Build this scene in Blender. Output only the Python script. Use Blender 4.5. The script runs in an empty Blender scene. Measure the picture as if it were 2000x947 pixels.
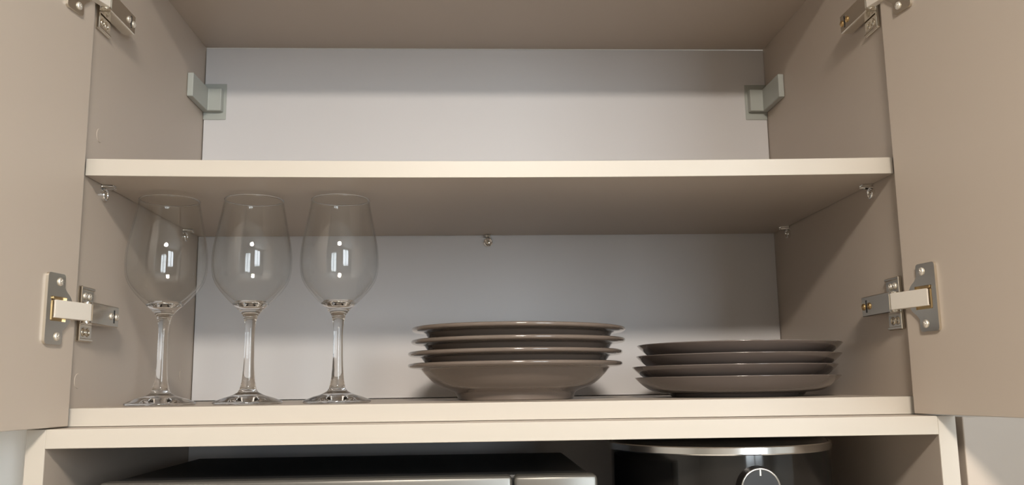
import bpy, bmesh, math, random
from mathutils import Vector, Matrix
random.seed(4)
S = bpy.context.scene
C = S.collection

# ------------------------------------------------------------------ camera
F_PX = 1726.53
PITCH, YAW, ROLL = 0.159895, 0.046263, -0.01351
def make_camera():
    cp, sp, cy, sy = math.cos(PITCH), math.sin(PITCH), math.cos(YAW), math.sin(YAW)
    fw = Vector((sy*cp, cy*cp, sp)); r = Vector((cy, -sy, 0)); u = r.cross(fw)
    r2 = r*math.cos(ROLL) + u*math.sin(ROLL); u2 = -r*math.sin(ROLL) + u*math.cos(ROLL)
    d = bpy.data.cameras.new('camera'); d.sensor_width = 36; d.lens = F_PX*36/2000
    d.clip_start = .01
    o = bpy.data.objects.new('camera', d); C.objects.link(o)
    m = Matrix((r2, u2, -fw)).transposed().to_4x4(); m.translation = (-.02517, -.81632, .0153)
    o.matrix_world = m
    S.camera = o
make_camera()

# ------------------------------------------------------------------ light and exposure
LAMP_POS = (.03, -1.325, .722)       # centre of the opal disc of the hanging lamp
LAMP_STRENGTH = 260.0
LAMP_COLOR = (1.0, .90, .79)
SKY_COLOR = (.84, .93, 1.0)
SKY_STRENGTH = 13.5
S.view_settings.view_transform = 'Standard'
S.view_settings.look = 'None'
S.view_settings.gamma = 1
S.view_settings.use_curve_mapping = False
S.view_settings.exposure = 0.05
w = bpy.data.worlds.new('sky'); S.world = w; w.use_nodes = True
w.node_tree.nodes['Background'].inputs[0].default_value = (*SKY_COLOR, 1)
w.node_tree.nodes['Background'].inputs[1].default_value = SKY_STRENGTH
WX0, WX1, WZ0, WZ1, WY = .85, 2.00, -.30, 1.12, -3.0      # window opening in the wall behind the camera
pl = bpy.data.lights.new('window_daylight', 'AREA'); pl.shape = 'RECTANGLE'
pl.size, pl.size_y = WX1-WX0, WZ1-WZ0; pl.cycles.is_portal = True
po = bpy.data.objects.new('window_daylight', pl); C.objects.link(po)
po.location = ((WX0+WX1)/2, WY-.09, (WZ0+WZ1)/2); po.rotation_euler = (math.pi/2, 0, 0)
S.cycles.use_denoising = True
S.cycles.max_bounces = 16; S.cycles.diffuse_bounces = 6; S.cycles.glossy_bounces = 6
S.cycles.transmission_bounces = 14; S.cycles.transparent_max_bounces = 12
S.cycles.caustics_refractive = True; S.cycles.caustics_reflective = True
S.cycles.blur_glossy = 0.5; S.cycles.sample_clamp_indirect = 6.0

# ------------------------------------------------------------------ materials
def principled(name, col, rough=.5, metal=0., spec=.5, noise=None, bump=None, coat=0., aniso=None):
    m = bpy.data.materials.new(name); m.use_nodes = True
    nt = m.node_tree; b = nt.nodes['Principled BSDF']
    b.inputs['Base Color'].default_value = (*col, 1); b.inputs['Roughness'].default_value = rough
    b.inputs['Metallic'].default_value = metal; b.inputs['Specular IOR Level'].default_value = spec
    b.inputs['Coat Weight'].default_value = coat; b.inputs['Coat Roughness'].default_value = .06
    tc = nt.nodes.new('ShaderNodeTexCoord')
    if noise:
        sc, amt = noise
        n = nt.nodes.new('ShaderNodeTexNoise'); n.inputs['Scale'].default_value = sc; n.inputs['Detail'].default_value = 5
        r = nt.nodes.new('ShaderNodeMapRange'); r.inputs['To Min'].default_value = 1-amt; r.inputs['To Max'].default_value = 1+amt
        v = nt.nodes.new('ShaderNodeVectorMath'); v.operation = 'SCALE'
        v.inputs[0].default_value = col
        nt.links.new(tc.outputs['Object'], n.inputs['Vector']); nt.links.new(n.outputs['Fac'], r.inputs['Value'])
        nt.links.new(r.outputs['Result'], v.inputs['Scale']); nt.links.new(v.outputs['Vector'], b.inputs['Base Color'])
    if bump:
        sc, st, dist = bump
        n = nt.nodes.new('ShaderNodeTexNoise'); n.inputs['Scale'].default_value = sc; n.inputs['Detail'].default_value = 3
        bp = nt.nodes.new('ShaderNodeBump'); bp.inputs['Strength'].default_value = st; bp.inputs['Distance'].default_value = dist
        nt.links.new(tc.outputs['Object'], n.inputs['Vector']); nt.links.new(n.outputs['Fac'], bp.inputs['Height'])
        nt.links.new(bp.outputs['Normal'], b.inputs['Normal'])
    return m
def emission(name, col, s):
    m = bpy.data.materials.new(name); m.use_nodes = True; nt = m.node_tree
    nt.nodes.remove(nt.nodes['Principled BSDF']); e = nt.nodes.new('ShaderNodeEmission')
    e.inputs[0].default_value = (*col, 1); e.inputs[1].default_value = s
    nt.links.new(e.outputs[0], nt.nodes['Material Output'].inputs[0]); return m
def glass(name, col, ior):
    m = bpy.data.materials.new(name); m.use_nodes = True; nt = m.node_tree
    nt.nodes.remove(nt.nodes['Principled BSDF']); g = nt.nodes.new('ShaderNodeBsdfGlass')
    g.inputs['Color'].default_value = (*col, 1); g.inputs['Roughness'].default_value = 0; g.inputs['IOR'].default_value = ior
    nt.links.new(g.outputs[0], nt.nodes['Material Output'].inputs[0]); return m
def thin_glass(name):
    """thin glass wall: straight-through transmission plus a sharp reflection that follows Fresnel (Schlick, n = 1.5)"""
    m = bpy.data.materials.new(name); m.use_nodes = True; nt = m.node_tree
    nt.nodes.remove(nt.nodes['Principled BSDF'])
    t = nt.nodes.new('ShaderNodeBsdfTransparent'); g = nt.nodes.new('ShaderNodeBsdfGlossy'); x = nt.nodes.new('ShaderNodeMixShader')
    t.inputs[0].default_value = (.992, .995, .992, 1); g.inputs['Roughness'].default_value = .0
    lw = nt.nodes.new('ShaderNodeLayerWeight'); lw.inputs['Blend'].default_value = .5
    pw = nt.nodes.new('ShaderNodeMath'); pw.operation = 'POWER'; pw.inputs[1].default_value = 5
    ma = nt.nodes.new('ShaderNodeMath'); ma.operation = 'MULTIPLY_ADD'; ma.inputs[1].default_value = .96; ma.inputs[2].default_value = .04
    nt.links.new(lw.outputs['Facing'], pw.inputs[0]); nt.links.new(pw.outputs[0], ma.inputs[0]); nt.links.new(ma.outputs[0], x.inputs[0])
    nt.links.new(t.outputs[0], x.inputs[1]); nt.links.new(g.outputs[0], x.inputs[2])
    nt.links.new(x.outputs[0], nt.nodes['Material Output'].inputs[0]); return m
def pane_mat(name):
    m = bpy.data.materials.new(name); m.use_nodes = True; nt = m.node_tree
    nt.nodes.remove(nt.nodes['Principled BSDF'])
    t = nt.nodes.new('ShaderNodeBsdfTransparent'); g = nt.nodes.new('ShaderNodeBsdfGlossy'); x = nt.nodes.new('ShaderNodeMixShader')
    g.inputs['Roughness'].default_value = .02; x.inputs[0].default_value = .06
    nt.links.new(t.outputs[0], x.inputs[1]); nt.links.new(g.outputs[0], x.inputs[2])
    nt.links.new(x.outputs[0], nt.nodes['Material Output'].inputs[0]); return m
M = dict(
    laminate=principled('cashmere_laminate', (.48, .415, .352), .42, noise=(9, .015), bump=(900, .06, .0003)),
    edge=principled('cashmere_edge_lit_tone', (.515, .475, .415), .42, noise=(14, .012)),  # laminate tone made paler: the strong light on front edges is in the colour
    back=principled('grey_white_back_board', (.62, .61, .615), .5, spec=.35, noise=(6, .012)),
    nickel=principled('nickel_plated_steel', (.74, .69, .60), .2, 1., noise=(60, .06)),
    bright=principled('bright_satin_steel', (.90, .87, .81), .48, 1.),
    link_sheen=principled('steel_painted_sheen', (.86, .81, .73), .35, .25),  # cream, mostly non-metal base stands in for the bright reflection on the link
    brass=principled('yellow_passivated_steel', (.62, .44, .22), .3, 1.),
    chrome=principled('chrome', (.86, .85, .83), .07, 1.),
    grey_plastic=principled('grey_plastic', (.39, .41, .38), .4),
    stoneware=principled('taupe_glazed_stoneware', (.165, .132, .110), .12, noise=(35, .05), coat=.6),
    stoneware2=principled('mauve_taupe_glazed_stoneware', (.14, .115, .104), .14, noise=(35, .05), coat=.5),
    glass=glass('clear_glass', (1, 1, 1), 1.5),
    thin_glass=thin_glass('thin_clear_glass'),
    ring_chrome=principled('satin_chrome', (.88, .87, .85), .2, 1.),
    black_gloss=principled('black_glossy_plastic', (.011, .010, .009), .09, coat=.4),
    black_satin=principled('black_satin_plastic', (.012, .010, .009), .38),
    black_matt=principled('black_lacquered_steel', (.012, .013, .014), .5, noise=(30, .05)),
    silver=principled('silver_plastic', (.17, .165, .15), .3, .6),
    dark_screen=principled('dark_oven_window', (.03, .025, .02), .1),
    wall=principled('painted_wall', (.87, .87, .85), .8, noise=(3, .02), bump=(160, .1, .001)),
    far_wall=principled('warm_grey_far_wall', (.48, .47, .445), .8, noise=(3, .03)),
    ceiling=principled('white_ceiling', (.74, .73, .71), .85, noise=(3, .01)),
    floor=principled('wood_floor', (.66, .61, .55), .45, noise=(4, .2)),
    white=principled('white_window_frame', (.82, .82, .81), .4),
    opal=emission('lit_opal_glass', LAMP_COLOR, LAMP_STRENGTH),
    pane=pane_mat('window_pane'),
)

# ------------------------------------------------------------------ helpers
def thing(name, loc, label, cat, group=None):
    o = bpy.data.objects.new(name, None); C.objects.link(o); o.location = loc; o.empty_display_size = .02
    tag(o, label, cat, group); return o
def tag(o, label=None, cat=None, group=None, kind=None):
    if label: o['label'] = label
    if cat: o['category'] = cat
    if group: o['group'] = group
    if kind: o['kind'] = kind
    return o
def origin(p):
    v = Vector((0, 0, 0))
    while p: v += p.location; p = p.parent
    return v
def link(name, bm, mat, parent=None, smooth=False, base=None, angle=None):
    """world-space bmesh -> one mesh object (child of parent, if any)"""
    off = origin(parent) if parent else Vector(base or (0, 0, 0))
    bmesh.ops.translate(bm, verts=bm.verts, vec=-off)
    bmesh.ops.recalc_face_normals(bm, faces=bm.faces) if not smooth == 'keep' else None
    me = bpy.data.meshes.new(name)
    if angle is not None:
        bm.normal_update()
        for e in bm.edges:
            if len(e.link_faces) == 2 and e.calc_face_angle(0) > angle: e.smooth = False
    bm.to_mesh(me); bm.free()
    if smooth:
        for f in me.polygons: f.use_smooth = True
    me.materials.append(M[mat] if isinstance(mat, str) else mat)
    o = bpy.data.objects.new(name, me); C.objects.link(o)
    if parent: o.parent = parent
    else: o.location = off
    return o
def abox(bm, x0, x1, y0, y1, z0, z1, bev=0., seg=1, fn=None):
    """axis box added to bm, bevelled; fn maps the finished vertices"""
    b = bmesh.new(); bmesh.ops.create_cube(b, size=1)
    for v in b.verts:
        v.co = Vector((x0+(v.co.x+.5)*(x1-x0), y0+(v.co.y+.5)*(y1-y0), z0+(v.co.z+.5)*(z1-z0)))
    if bev: bmesh.ops.bevel(b, geom=list(b.edges), offset=bev, segments=seg, affect='EDGES', profile=.5)
    if fn:
        for v in b.verts: v.co = Vector(fn(v.co))
    merge(bm, b)
def merge(bm, b):
    me = bpy.data.meshes.new('tmp'); b.to_mesh(me); b.free(); bm.from_mesh(me); bpy.data.meshes.remove(me)
def box(name, x0, x1, y0, y1, z0, z1, mat, parent=None, bev=.0006, seg=1, fn=None, base=None):
    bm = bmesh.new(); abox(bm, x0, x1, y0, y1, z0, z1, bev, seg, fn)
    return link(name, bm, mat, parent, base=base)
def lathe_bm(prof, seg=64, c=(0, 0, 0), close=True):
    """surface of revolution about Z; profile points with r == 0 become poles"""
    bm = bmesh.new(); rings = []
    for r, z in prof:
        if r < 1e-7: rings.append([bm.verts.new((c[0], c[1], c[2]+z))])
        else: rings.append([bm.verts.new((c[0]+r*math.cos(2*math.pi*k/seg), c[1]+r*math.sin(2*math.pi*k/seg), c[2]+z)) for k in range(seg)])
    for a, b in zip(rings, rings[1:]):
        for k in range(seg):
            j = (k+1) % seg
            if len(a) == 1 and len(b) == 1: continue
            if len(a) == 1: bm.faces.new((a[0], b[j], b[k]))
            elif len(b) == 1: bm.faces.new((a[k], a[j], b[0]))
            else: bm.faces.new((a[k], a[j], b[j], b[k]))
    return bm
def spline(pts, n=6):
    """Catmull-Rom through (r, z) points"""
    out = []
    P = [pts[0]] + list(pts) + [pts[-1]]
    for i in range(1, len(P)-2):
        p0, p1, p2, p3 = P[i-1], P[i], P[i+1], P[i+2]
        for k in range(n):
            t = k/n
            out.append(tuple(.5*((2*p1[j]) + (-p0[j]+p2[j])*t + (2*p0[j]-5*p1[j]+4*p2[j]-p3[j])*t*t + (-p0[j]+3*p1[j]-3*p2[j]+p3[j])*t**3) for j in (0, 1)))
    out.append(tuple(pts[-1])); return [(max(r, 0), z) for r, z in out]
def cyl(bm, p0, p1, r, seg=16, r1=None, dome=0.):
    """capped cylinder from p0 to p1, optionally with a domed end"""
    p0, p1 = Vector(p0), Vector(p1); d = p1-p0; L = d.length
    prof = [(0, 0), (r, 0), (r if r1 is None else r1, L)]
    if dome: prof += [((r if r1 is None else r1)*.7, L+dome*.7), (0, L+dome)]
    else: prof += [(0, L)]
    b = lathe_bm(prof, seg); q = Vector((0, 0, 1)).rotation_difference(d)
    for v in b.verts: v.co = q @ v.co + p0
    merge(bm, b)
def torus(bm, c, axis, R, r, seg=24, ring=8):
    b = lathe_bm([(R+r*math.cos(2*math.pi*k/ring), r*math.sin(2*math.pi*k/ring)) for k in range(ring+1)], seg)
    bmesh.ops.remove_doubles(b, verts=b.verts, dist=1e-7)
    q = Vector((0, 0, 1)).rotation_difference(Vector(axis))
    for v in b.verts: v.co = q @ v.co + Vector(c)
    merge(bm, b)
def copy_tree(o, loc, rot=None):
    c = o.copy(); C.objects.link(c); c.location = loc
    if rot: c.rotation_euler = rot
    for ch in o.children:
        d = ch.copy(); C.objects.link(d); d.parent = c
        for g in ch.children:
            e = g.copy(); C.objects.link(e); e.parent = d
    return c

# ------------------------------------------------------------------ measures (metres; z = 0 on the cabinet floor board)
W, T, D = .384, .016, .344
ZS, ZT = .2126, .4732            # underside of the shelf, underside of the top board
YN = -.040                       # front of the open niche unit below
ZN = -.0164                      # top of the niche unit
FLOOR, CEIL = -1.75, 1.25
RX0, RX1, RY0, RY1 = -1.9, 2.7, -3.0, .366

# ------------------------------------------------------------------ room
def structure(o): o['kind'] = 'structure'; return o
structure(box('floor', RX0-.1, RX1+.1, RY0-.2, RY1+.1, FLOOR-.1, FLOOR, 'floor', bev=0))
structure(box('ceiling', RX0-.1, RX1+.1, RY0-.2, RY1+.1, CEIL, CEIL+.1, 'ceiling', bev=0))
structure(box('wall_back', RX0-.1, RX1+.1, RY1, RY1+.1, FLOOR, CEIL, 'wall', bev=0))
structure(box('wall_left', RX0-.1, RX0, RY0, RY1, FLOOR, CEIL, 'far_wall', bev=0))
structure(box('wall_right', RX1, RX1+.1, RY0, RY1, FLOOR, CEIL, 'far_wall', bev=0))
structure(box('wall_side', RX0, -W-T-.003, .004, RY1, FLOOR, CEIL, 'wall', bev=0))      # pier beside the unit
bm = bmesh.new()
abox(bm, RX0-.1, WX0, RY0-.2, RY0, FLOOR, CEIL); abox(bm, WX1, RX1+.1, RY0-.2, RY0, FLOOR, CEIL)
abox(bm, WX0, WX1, RY0-.2, RY0, FLOOR, WZ0); abox(bm, WX0, WX1, RY0-.2, RY0, WZ1, CEIL)
structure(link('wall_front', bm, 'far_wall'))
bm = bmesh.new(); fy0, fy1 = RY0-.08, RY0-.03
for a in ((WX0, WX1, WZ0, WZ0+.06), (WX0, WX1, WZ1-.06, WZ1), (WX0, WX0+.06, WZ0+.06, WZ1-.06), (WX1-.06, WX1, WZ0+.06, WZ1-.06),
          ((WX0+WX1)/2-.035, (WX0+WX1)/2+.035, WZ0+.06, WZ1-.06)):
    abox(bm, a[0], a[1], fy0, fy1, a[2], a[3], .004)
win = structure(link('window_1', bm, 'white'))
for x0, x1 in ((WX0+.06, (WX0+WX1)/2-.035), ((WX0+WX1)/2+.035, WX1-.06)):
    box('window_pane', x0, x1, RY0-.058, RY0-.054, WZ0+.06, WZ1-.06, 'pane', win, bev=0)

# hanging lamp: flat opal disc under a white shade plate, on a rod from the ceiling
lx, ly, lz = LAMP_POS
lamp = thing('pendant_lamp', (lx, ly, CEIL), 'round pendant lamp with a lit opal disc behind the camera', 'lamp')
link('canopy', lathe_bm([(0, 0), (.055, 0), (.052, -.018), (.040, -.026), (0, -.026)], 32, (lx, ly, CEIL)), 'white', lamp, True, angle=.6)
bm = bmesh.new(); cyl(bm, (lx, ly, lz+.030), (lx, ly, CEIL-.02), .005, 12); link('rod', bm, 'white', lamp, True, angle=.6)
link('shade', lathe_bm([(0, .034), (.040, .032), (.133, .016), (.137, .010), (.133, .009), (0, .009)], 48, (lx, ly, lz)), 'white', lamp, True, angle=.6)
link('opal_disc', lathe_bm([(0, .0085), (.128, .0085), (.130, .005), (.127, .000), (.106, -.004), (.068, -.0065), (.035, -.0075), (0, -.008)], 32, (lx, ly, lz)), 'opal', lamp, True)

# ------------------------------------------------------------------ wall cabinet with two open doors
cab = thing('wall_cabinet', (0, D/2, -T), 'taupe wall cabinet with both doors open and pale grey back', 'cabinet')
# carcass: side panels stop behind thin edge bands, the laminate paled for the light on them
left_side = box('side_panel', -W-T, -W, 0, D+.004, -T, ZT+T, 'laminate', cab)
right_side = box('side_panel', W, W+T, 0, D+.004, -T, ZT+T, 'laminate', cab)
bp = box('bottom_panel', -W, W, .0008, D, -T, 0, 'laminate', cab, bev=.0002)
box('edge_band', -W, W, 0, .0009, -T, 0, 'edge', bp, bev=.0004, seg=2)
bp = box('top_panel', -W, W, .0008, D, ZT, ZT+T, 'laminate', cab, bev=.0002)
box('edge_band', -W, W, 0, .0009, ZT, ZT+T, 'edge', bp, bev=.0004, seg=2)
box('back_panel', -W+.0012, W-.0010, D, D+.0038, .0010, ZT-.0011, 'back', cab, bev=.0002)
for y, z in ((.0275, .2587), (.0135, .0242), (.3014, .0325)):      # caps over drilled holes in the left side
    bm = bmesh.new(); cyl(bm, (-W, y, z), (-W+.0005, y, z), .0068, 32, r1=.0063)
    link('hole_cap', bm, 'laminate', left_side)

DOOR_T, DOOR_W, DZ0, DZ1 = .018, .397, -.0151, .4875
def door_frame(s):
    th = math.radians(8.0 if s < 0 else 10.5)
    piv = Vector((-.3784, -.0120, 0)) if s < 0 else Vector((.3766, -.0140, 0)); d = Vector((s*math.sin(th), -math.cos(th), 0)); n = Vector((-s*math.cos(th), -math.sin(th), 0))
    return lambda t, b, z: piv + d*t + n*b + Vector((0, 0, z))
for s in (-1, 1):
    fr = door_frame(s)
    box('door', 0, DOOR_W, -DOOR_T, 0, DZ0, DZ1, 'laminate', cab, bev=.0004, seg=1, fn=lambda c: fr(c.x, c.y, c.z))

def screw_head(bm, p, n, r=.0034, h=.0016):
    """domed head with a cross recess hinted by two thin bars"""
    p, n = Vector(p), Vector(n).normalized()
    cyl(bm, p, p+n*h*.5, r, 20, r1=r*.92, dome=h*.6)
    up = Vector((0, 0, 1)); sd = n.cross(up).normalized()
    for a, b in ((up, sd), (sd, up)):
        bb = bmesh.new(); bmesh.ops.create_cube(bb, size=1)
        for v in bb.verts: v.co = p + n*(h*1.02 + v.co.z*h*.3) + a*(v.co.x*r*1.1) + b*(v.co.y*r*.22)
        merge(bm, bb)

def flange_bm(fr, zc):
    """cup plate: tall rounded plate with a round bulge to the hinge side and a square hole, 2.6 mm thick"""
    t0, t1, h, tb = .046, .0215, .0305, .0025     # far edge, near edge, half height, thickness
    c, R = .0245, .0165
    out = []
    def arc(cx, cz, r, a0, a1, n):
        for k in range(n+1):
            a = a0+(a1-a0)*k/n; out.append((cx+r*math.cos(a), cz+r*math.sin(a)))
    rr = .003
    arc(t0-rr, h-rr, rr, 0, math.pi/2, 4); arc(t1+rr, h-rr, rr, math.pi/2, math.pi, 4)
    out.append((t1, .0190))
    a = math.acos((t1-c-.004)/R)
    arc(c, 0, R, a, 2*math.pi-a, 18)
    out.append((t1, -.0190))
    arc(t1+rr, -h+rr, rr, math.pi, 1.5*math.pi, 4); arc(t0-rr, -h+rr, rr, 1.5*math.pi, 2*math.pi, 4)
    hole = [(.0400, .0105), (.0180, .0105), (.0180, -.0105), (.0400, -.0105)]
    bm = bmesh.new()
    es = []
    for loop in (out, hole):
        vs = [bm.verts.new((t, z, 0)) for t, z in loop]
        for k in range(len(vs)): es.append(bm.edges.new((vs[k], vs[(k+1) % len(vs)])))
    bmesh.ops.triangle_fill(bm, use_beauty=True, use_dissolve=False, edges=es)
    r = bmesh.ops.extrude_face_region(bm, geom=list(bm.faces))
    for v in r['geom']:
        if isinstance(v, bmesh.types.BMVert): v.co.z = tb
    for v in bm.verts:
        t, z, b = v.co; v.co = fr(t, b+.0001, zc+z)
    return bm

def hinge(s, zc):
    fr = door_frame(s)
    P = lambda a, y, z: Vector((s*(W-a), y, zc+z))             # a = distance inward from the side panel
    A = lambda c: P(c.x, c.y, c.z)
    # arm: a channel with a slotted face
    bm = bmesh.new()
    abox(bm, .0135, .0155, .000, .0600, -.0098, .0098, .0007, 1, A)
    abox(bm, .0035, .0140, .002, .0590, .0084, .0096, .0003, 1, A); abox(bm, .0035, .0140, .002, .0590, -.0096, -.0084, .0003, 1, A)
    arm = link('hinge', bm, 'nickel', cab)
    # mounting plate with upper and lower wing
    bm = bmesh.new()
    abox(bm, 0, .0026, .003, .0315, -.0255, .0255, .0009, 2, A)
    abox(bm, .002, .0075, .006, .0500, -.0075, .0075, .0008, 1, A)
    for z in (.0235, -.0235): abox(bm, .001, .0040, .003, .0315, z-.0014, z+.0014, .0006, 1, A)
    abox(bm, .001, .0042, .0022, .0044, -.0252, .0252, .0006, 1, A)
    link('mounting_plate', bm, 'nickel', arm)
    nrm = Vector((-s, 0, 0))
    for y in (.0135, .0225):
        bm = bmesh.new(); screw_head(bm, P(.0026, y, .0165), nrm, .0036); link('screw', bm, 'bright', arm, True)
        bm = bmesh.new(); torus(bm, P(.0027, y, -.0165), nrm, .0034, .0007); cyl(bm, P(.0026, y, -.0165), P(.0028, y, -.0165), .0029)
        link('screw_ring', bm, 'nickel', arm, True)
    for y in (.0430, .0555):
        bm = bmesh.new(); screw_head(bm, P(.0155, y, 0), nrm, .0036); link('adjusting_screw', bm, 'brass' if s > 0 else 'bright', arm, True)
    bm = bmesh.new(); abox(bm, .0154, .0157, .0480, .0505, -.0062, .0062, 0, 1, A)
    link('slot', bm, 'black_matt', arm)
    # folded joint between the arm and the link
    bm = bmesh.new()
    for z in (-.0082, .0082): cyl(bm, P(.0105, -.001, z-.0010), P(.0105, -.001, z+.0010), .0052, 18)
    cyl(bm, P(.0125, -.0035, -.0098), P(.0125, -.0035, .0098), .0018, 12)
    link('joint', bm, 'nickel', arm, True, angle=.6)
    # link plate from the joint to the cup in the door
    q0 = fr(.0355, .0035, 0); a0 = s*(q0.x) ; q0 = Vector((q0.x, q0.y, zc)); q1 = P(.0160, -.0030, 0)
    dv = (q1-q0); ln = dv.length; dv.normalize(); nv = Vector((dv.y, -dv.x, 0)) * (1 if s < 0 else -1)
    if nv.y > 0: nv = -nv
    bm = bmesh.new()
    L = lambda c: q0 + dv*c.x + nv*c.y + Vector((0, 0, c.z))
    abox(bm, 0, ln, -.0016, 0, -.0077, .0077, .0005, 2, L)
    abox(bm, 0, ln, -.0075, -.0012, .0066, .0076, .0003, 1, L); abox(bm, 0, ln, -.0075, -.0012, -.0076, -.0066, .0003, 1, L)
    link('hinge_link', bm, 'link_sheen', arm)
    # cup in the door: plate, pocket, screws
    link('cup_flange', flange_bm(fr, zc), 'nickel', arm)
    bm = bmesh.new(); B = lambda c: fr(c.x, c.y, zc+c.z)
    abox(bm, .0178, .0402, .0001, .0008, -.0107, .0107, 0, 1, B)
    abox(bm, .0300, .0395, .0006, .0040, .0078, .0104, .0006, 1, B); abox(bm, .0372, .0398, .0006, .0034, -.0100, .0070, .0005, 1, B)
    link('hinge_cup', bm, 'brass', arm)
    dn = fr(0, 1, 0)-fr(0, 0, 0)
    for z in (.0235, -.0235):
        bm = bmesh.new(); screw_head(bm, fr(.0290, .0026, zc+z), dn, .0038, .0018); link('screw', bm, 'bright', arm, True)
for s in (-1, 1):
    hinge(s, .0850 if s < 0 else .0880); hinge(s, .3840 if s < 0 else .3885)

# ------------------------------------------------------------------ adjustable shelf, a little sagged in the middle of its front edge
NX = 32; x0, x1 = -W+.0012, W-.0012
def shelf_pt(x, y, z):
    k = max(0., 1-(x/W)**2); return (x, y, z-.0030*k*(1-.85*y/D))
def shelf_bm(sec):
    bm = bmesh.new(); n = len(sec)
    rows = [[bm.verts.new(shelf_pt(x0+(x1-x0)*i/NX, y, z)) for y, z in sec] for i in range(NX+1)]
    for a, b in zip(rows, rows[1:]):
        for k in range(n): bm.faces.new((a[k], a[(k+1) % n], b[(k+1) % n], b[k]))
    bm.faces.new(rows[0]); bm.faces.new(rows[-1]); return bm
bm = shelf_bm([(.0008, ZS), (D-.002, ZS), (D-.002, ZS+T), (.0008, ZS+T)])
sh = link('cabinet_shelf', bm, 'laminate', base=(0, D/2, ZS))
link('edge_band', shelf_bm([(.0009, ZS), (.0009, ZS+T), (.0003, ZS+T), (0, ZS+T-.0003), (0, ZS+.0003), (.0003, ZS)]), 'edge', sh)
tag(sh, 'pale taupe adjustable shelf board above the wine glasses', 'shelf')

# shelf pins under the board
def shelf_pin(p, n, label):
    """p: contact point on the wall under the shelf, n: direction away from the wall"""
    p, n = Vector(p), Vector(n); z = Vector((0, 0, 1)); sd = n.cross(z)
    o = thing('shelf_pin', p, label, 'shelf pin', 'metal pins under the shelf')
    c = p - z*.0094
    bm = bmesh.new(); cyl(bm, c, c+n*.0030, .0056, 24); torus(bm, c+n*.0030, n, .0048, .0011)
    link('pin_collar', bm, 'chrome', o, True, angle=.7)
    bm = bmesh.new(); screw_head(bm, c+n*.0024, n, .0032, .0011); link('screw', bm, 'nickel', o, True)
    bm = bmesh.new()
    b = bmesh.new(); bmesh.ops.create_cube(b, size=1)
    for v in b.verts: v.co = p - z*.0019 + n*(.0055+v.co.x*.0108) + sd*(v.co.y*(.0098 if v.co.x < 0 else .0062)) + z*(v.co.z*(.0030 if v.co.x < 0 else .0022))
    bmesh.ops.bevel(b, geom=list(b.edges), offset=.0009, segments=2, affect='EDGES', profile=.5)
    merge(bm, b); link('pin_tongue', bm, 'chrome', o, True, angle=.7)
shelf_pin((-W, .0435, ZS), (1, 0, 0), 'chrome shelf pin on the left side near the cabinet front')
shelf_pin((-W, .2880, ZS), (1, 0, 0), 'chrome shelf pin seen through the leftmost wine glass')
shelf_pin((W, .0490, ZS), (-1, 0, 0), 'chrome shelf pin on the right side near the cabinet front')
shelf_pin((W, .2900, ZS), (-1, 0, 0), 'chrome shelf pin at the back of the right side')
shelf_pin((-.0032, D, ZS-.0006), (0, -1, 0), 'chrome shelf pin in the middle of the grey back panel')

# plastic covers of the cabinet hangers in the upper back corners
def hanger(s, label):
    X = lambda c: (s*(W-c.x), c.y, c.z)
    o = thing('hanger_cover', (s*(W-.015), D, .372), label, 'bracket', 'plastic covers in the upper back corners')
    bm = bmesh.new(); abox(bm, .0003, .0305, D-.0012, D-.0001, .3716, .4215, .0005, 1, X); link('base_plate', bm, 'grey_plastic', o)
    b = bmesh.new()
    pts = [(.0003, D-.0012), (.0270, D-.0012), (.0258, D-.0100), (.0085, D-.0100), (.0078, .2735), (.0003, .2735)]
    for z in (.3815, .4125):
        for a, y in pts: b.verts.new((a, y, z))
    b.verts.ensure_lookup_table(); n = len(pts); v = b.verts
    for k in range(n): b.faces.new((v[k], v[(k+1) % n], v[n+(k+1) % n], v[n+k]))
    b.faces.new(v[:n]); b.faces.new(v[n:])
    bmesh.ops.recalc_face_normals(b, faces=b.faces)
    bmesh.ops.bevel(b, geom=list(b.edges), offset=.0010, segments=2, affect='EDGES', profile=.5)
    for q in b.verts: q.co = Vector(X(q.co))
    link('corner_cover', b, 'grey_plastic', o)
hanger(-1, 'grey plastic corner cover in the upper left back corner')
hanger(1, 'grey plastic corner cover in the upper right back corner')

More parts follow.
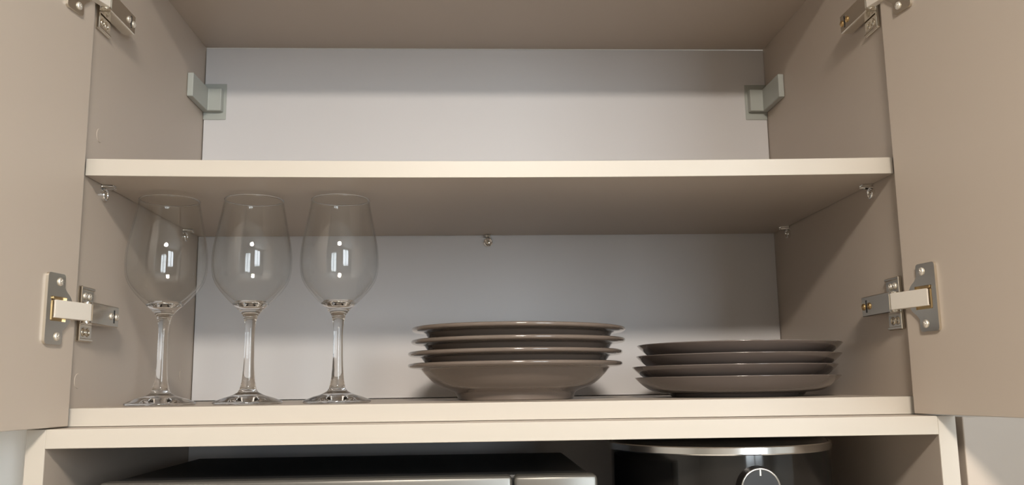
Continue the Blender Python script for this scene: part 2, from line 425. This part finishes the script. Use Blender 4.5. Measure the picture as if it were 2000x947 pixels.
# ------------------------------------------------------------------ wine glasses
def wine_glass():
    o = bpy.data.objects.new('wine_glass', None); C.objects.link(o)
    foot = [(0, .0012)] + spline([(.012, .0010), (.026, .0002), (.0318, 0), (.0334, .0009), (.0336, .0018), (.0325, .0028), (.0250, .0060), (.0160, .0088), (.0118, .0108), (.0100, .0118), (.0094, .0128)], 5)
    stem = spline([(.0094, .0128), (.0082, .0146), (.0079, .0160), (.0074, .0178), (.0062, .0250), (.0051, .0400), (.0047, .0580), (.0047, .0700), (.0054, .0790), (.0062, .0835), (.0070, .0856)], 6)
    outer = spline([(.0070, .0856), (.0069, .0866), (.0084, .0890), (.0122, .0935), (.0180, .0990), (.0250, .1062), (.0320, .1145), (.0370, .1235), (.0391, .1340), (.0394, .1450), (.0385, .1560), (.0361, .1700), (.0330, .1860), (.0300, .2020), (.0294, .2055)], 5)
    inner = spline([(.0286, .2056), (.0291, .2020), (.0320, .1860), (.0351, .1700), (.0374, .1560), (.0382, .1450), (.0378, .1340), (.0354, .1240), (.0300, .1155), (.0228, .1080), (.0150, .1020), (.0080, .0985)], 5)
    k, j = 4*5, 10*5                                  # where the thick base of the bowl gives way to its thin wall
    base = outer[:k+1] + inner[j:] + [(0, .0972)]
    wall = outer[k:-1] + [(.0290, .2052)] + inner[1:j+1]
    # foot, stem and base are open at their seams: together they close one solid body of glass under the thin bowl
    for nm, pr, mt in (('foot', foot, 'glass'), ('stem', stem, 'glass'), ('bowl_base', base, 'glass'), ('bowl', wall, 'thin_glass'),
                       ('rim', [(.02905+.00075*math.cos(2*math.pi*q/8), .2058+.00075*math.sin(2*math.pi*q/8)) for q in range(9)], 'glass')):
        link(nm, lathe_bm(pr, 72), mt, None, 'keep').parent = o
    return o
g0 = wine_glass()
GL = [((-.3335, .085, .0002), 'clear stemmed wine glass nearest the left cabinet side'),
      ((-.2480, .085, .0002), 'clear stemmed wine glass in the middle of the three'),
      ((-.1600, .085, .0002), 'clear stemmed wine glass nearest the stack of soup plates')]
for i, (loc, lab) in enumerate(GL):
    g = g0 if i == 0 else copy_tree(g0, loc, (0, 0, .7*i))
    g.location = loc; tag(g, lab, 'wine glass', 'wine glasses on the cabinet floor')

# ------------------------------------------------------------------ plates
soup_prof = [(0, .003)] + [(.0555, .003), (.0575, .0001), (.0600, 0), (.0615, .0004)] + spline([(.0620, .0010), (.0630, .0042), (.0650, .0078), (.0713, .0108), (.0802, .0140), (.0879, .0188), (.0962, .0264), (.1015, .0326)], 5) \
    + spline([(.1040, .0334), (.1110, .0340), (.1144, .0352), (.1154, .0370), (.1146, .0386), (.1115, .0390), (.1020, .0378), (.0980, .0352), (.0928, .0290), (.0850, .0224), (.0770, .0178), (.0695, .0148), (.0658, .0121), (.0500, .0120)], 5) + [(0, .0120)]
flat_prof = [(0, .003), (.0625, .003), (.0640, .0001), (.0670, 0), (.0695, .0004)] + spline([(.0700, .0010), (.0712, .0026), (.0735, .0042), (.0840, .0052), (.0925, .0078), (.0995, .0122), (.1050, .0170), (.1080, .0200), (.1088, .0209), (.1084, .0216), (.1068, .0209), (.1020, .0173), (.0960, .0138), (.0880, .0117), (.0700, .0113)], 5) + [(0, .0113)]
def plate_proto(name, prof, mat):
    o = link(name, lathe_bm(prof, 128), mat, None, True, angle=1.0); return o
ORD = ['bottom', 'second lowest', 'third lowest', 'topmost']
sp0 = plate_proto('soup_plate', soup_prof, 'stoneware')
for i, (x, z, t) in enumerate(((.0212, 0, 0), (.0214, .0122, .0005), (.0245, .0249, -.006), (.0248, .0374, -.0095))):
    o = sp0 if i == 0 else sp0.copy()
    if i: C.objects.link(o)
    o.location = (x, .147, z); o.rotation_euler = (0, t, .9*i)
    tag(o, ['deep taupe soup plate at the bottom of its stack', 'deep taupe soup plate second from the bottom of its stack',
            'deep taupe soup plate third from the bottom of its stack', 'deep taupe soup plate on top of its stack'][i], 'soup plate', 'stack of deep soup plates')
dp0 = plate_proto('dinner_plate', flat_prof, 'stoneware2')
for i, (x, z, t) in enumerate(((.2612, 0, 0), (.2585, .0114, .001), (.2635, .0230, -.003), (.2648, .0345, -.003))):
    o = dp0 if i == 0 else dp0.copy()
    if i: C.objects.link(o)
    o.location = (x, .146, z); o.rotation_euler = (0, t, .8*i)
    tag(o, ['shallow taupe plate at the bottom of the lower right stack', 'shallow taupe plate second from the bottom of the right stack',
            'shallow taupe plate third from the bottom of the right stack', 'shallow taupe plate on top of the right stack'][i], 'plate', 'stack of shallow plates')

# ------------------------------------------------------------------ open niche unit below
NF = -.325                        # niche floor
ni = thing('niche_cabinet', (0, D/2, FLOOR), 'taupe tall unit with an open appliance niche below the wall cabinet', 'cabinet')
for s in (-1, 1):
    a, b = sorted((s*W, s*(W+T))); bp = box('side_panel', a, b, YN+.0008, D+.004, FLOOR, ZN, 'laminate', ni, bev=.0002)
    box('edge_band', a, b, YN, YN+.0009, FLOOR, ZN, 'edge', bp, bev=.0004, seg=2)
bp = box('top_panel', -W, W, YN+.0008, D, ZN-T, ZN, 'laminate', ni, bev=.0002)
box('edge_band', -W, W, YN, YN+.0009, ZN-T, ZN, 'edge', bp, bev=.0004, seg=2)
box('niche_floor', -W, W, YN, D, NF-T, NF, 'laminate', ni, bev=.0008, seg=2)
box('back_panel', -W+.0005, W-.0005, D, D+.004, NF+.0005, ZN-T-.0005, 'back', ni, bev=0)
for k, (z0, z1) in enumerate(((-.62, -.345), (-1.14, -.623), (-1.66, -1.143))):
    f = box('drawer_front', -W-T+.002, W+T-.002, YN-.019, YN-.001, z0, z1, 'laminate', ni, bev=.001)
    bm = bmesh.new(); zc = z1-.04
    cyl(bm, (-.08, YN-.045, zc), (.08, YN-.045, zc), .005, 12)
    for x in (-.064, .064): cyl(bm, (x, YN-.045, zc), (x, YN-.018, zc), .004, 10)
    link('handle', bm, 'nickel', f, True, angle=.6)

# tall neighbour on the right, closed door flush with the niche
tc = thing('side_cabinet', (.75, D/2, FLOOR), 'closed taupe cabinet right of the open niche', 'cabinet')
box('body', .4055, 1.10, YN+.021, D+.004, FLOOR, ZN-.002, 'laminate', tc)
box('door', .4062, 1.098, YN, YN+.020, FLOOR+.1, ZN-.001, 'laminate', tc, bev=.001, seg=2)

# ------------------------------------------------------------------ microwave
MX0, MX1, MY0, MZ1 = -.343, .083, -.030, -.0622
mw = thing('microwave', ((MX0+MX1)/2, .1, NF), 'silver fronted microwave oven with dark top in the niche', 'microwave')
box('housing', MX0+.004, MX1-.004, MY0+.022, .235, NF+.012, MZ1-.0005, 'black_matt', mw, bev=.003, seg=2)
seam = .0095
bm = bmesh.new(); abox(bm, MX0, seam-.0008, MY0, MY0+.021, NF+.014, MZ1, .004, 3); fd = link('door', bm, 'silver', mw, True, angle=.5)
box('door_window', MX0+.03, seam-.03, MY0-.0012, MY0+.002, NF+.04, MZ1-.035, 'dark_screen', fd, bev=.0006)
bm = bmesh.new(); abox(bm, seam+.0008, MX1, MY0, MY0+.021, NF+.014, MZ1, .004, 3); cpn = link('control_panel', bm, 'silver', mw, True, angle=.5)
for z in (-.15, -.235):
    bm = bmesh.new(); cyl(bm, (.046, MY0+.001, z), (.046, MY0-.016, z), .018, 32, r1=.016); link('knob', bm, 'chrome', cpn, True, angle=.6)
for x in (MX0+.04, MX1-.04):
    for y in (.02, .2):
        bm = bmesh.new(); cyl(bm, (x, y, NF), (x, y, NF+.013), .012, 16); link('foot', bm, 'black_matt', mw)

# ------------------------------------------------------------------ air fryer
fx, fy, fz = .2300, .118, -.0472          # centre, height of the chrome ring's middle
af = thing('air_fryer', (fx, fy, NF), 'black glossy air fryer with chrome ring and dial in the niche', 'air fryer')
body = spline([(.098, NF+.008), (.106, NF+.014), (.1100, NF+.05), (.1110, -.18), (.1110, -.10), (.1105, fz-.0043)], 6)
bd = link('body', lathe_bm([(0, NF+.008)] + body + [(.102, fz-.0040), (0, fz-.004)], 96, (fx, fy, 0)), 'black_gloss', af, True, angle=.6)
link('chrome_ring', lathe_bm([(.1080, fz-.0039), (.1122, fz-.0042), (.1128, fz-.0032), (.1126, fz+.0026), (.1120, fz+.0035), (.1080, fz+.0036), (.1080, fz-.0039)], 96, (fx, fy, 0)), 'ring_chrome', af, True, angle=.5)
link('lid', lathe_bm([(.1095, fz+.0036)] + spline([(.1085, fz+.0048), (.1040, fz+.0075), (.0900, fz+.0100), (.0600, fz+.0113)], 5) + [(0, fz+.0116)], 96, (fx, fy, 0)), 'black_gloss', af, True, angle=.6)
az = math.radians(2.5); dn = Vector((math.sin(az), -math.cos(az), 0)); dc = Vector((fx, fy, -.0805)) + dn*.1095
sd = Vector((math.cos(az), math.sin(az), 0))
bm = bmesh.new(); cyl(bm, dc, dc+dn*.0105, .0200, 48, r1=.0187); dial = link('dial', bm, 'black_satin', af, True, angle=.6)
bm = bmesh.new(); torus(bm, dc+dn*.0103, dn, .0178, .00095, 48, 8); link('dial_ring', bm, 'chrome', dial, True)
bm = bmesh.new(); b = bmesh.new(); bmesh.ops.create_cube(b, size=1)
for v in b.verts: v.co = dc + dn*(.0106+v.co.z*.0006) + sd*(v.co.x*.0013) + Vector((0, 0, .0146+v.co.y*.0060))
merge(bm, b); link('pointer', bm, 'white', dial)
bm = bmesh.new(); abox(bm, fx-.05, fx+.05, fy-.1165, fy-.10, -.235, -.215, .003, 2); link('drawer_grip', bm, 'black_gloss', af)
for k in range(4):
    a = math.pi/4+k*math.pi/2; bm = bmesh.new(); x, y = fx+.08*math.cos(a), fy+.08*math.sin(a)
    cyl(bm, (x, y, NF), (x, y, NF+.009), .010, 14); link('foot', bm, 'black_matt', af)
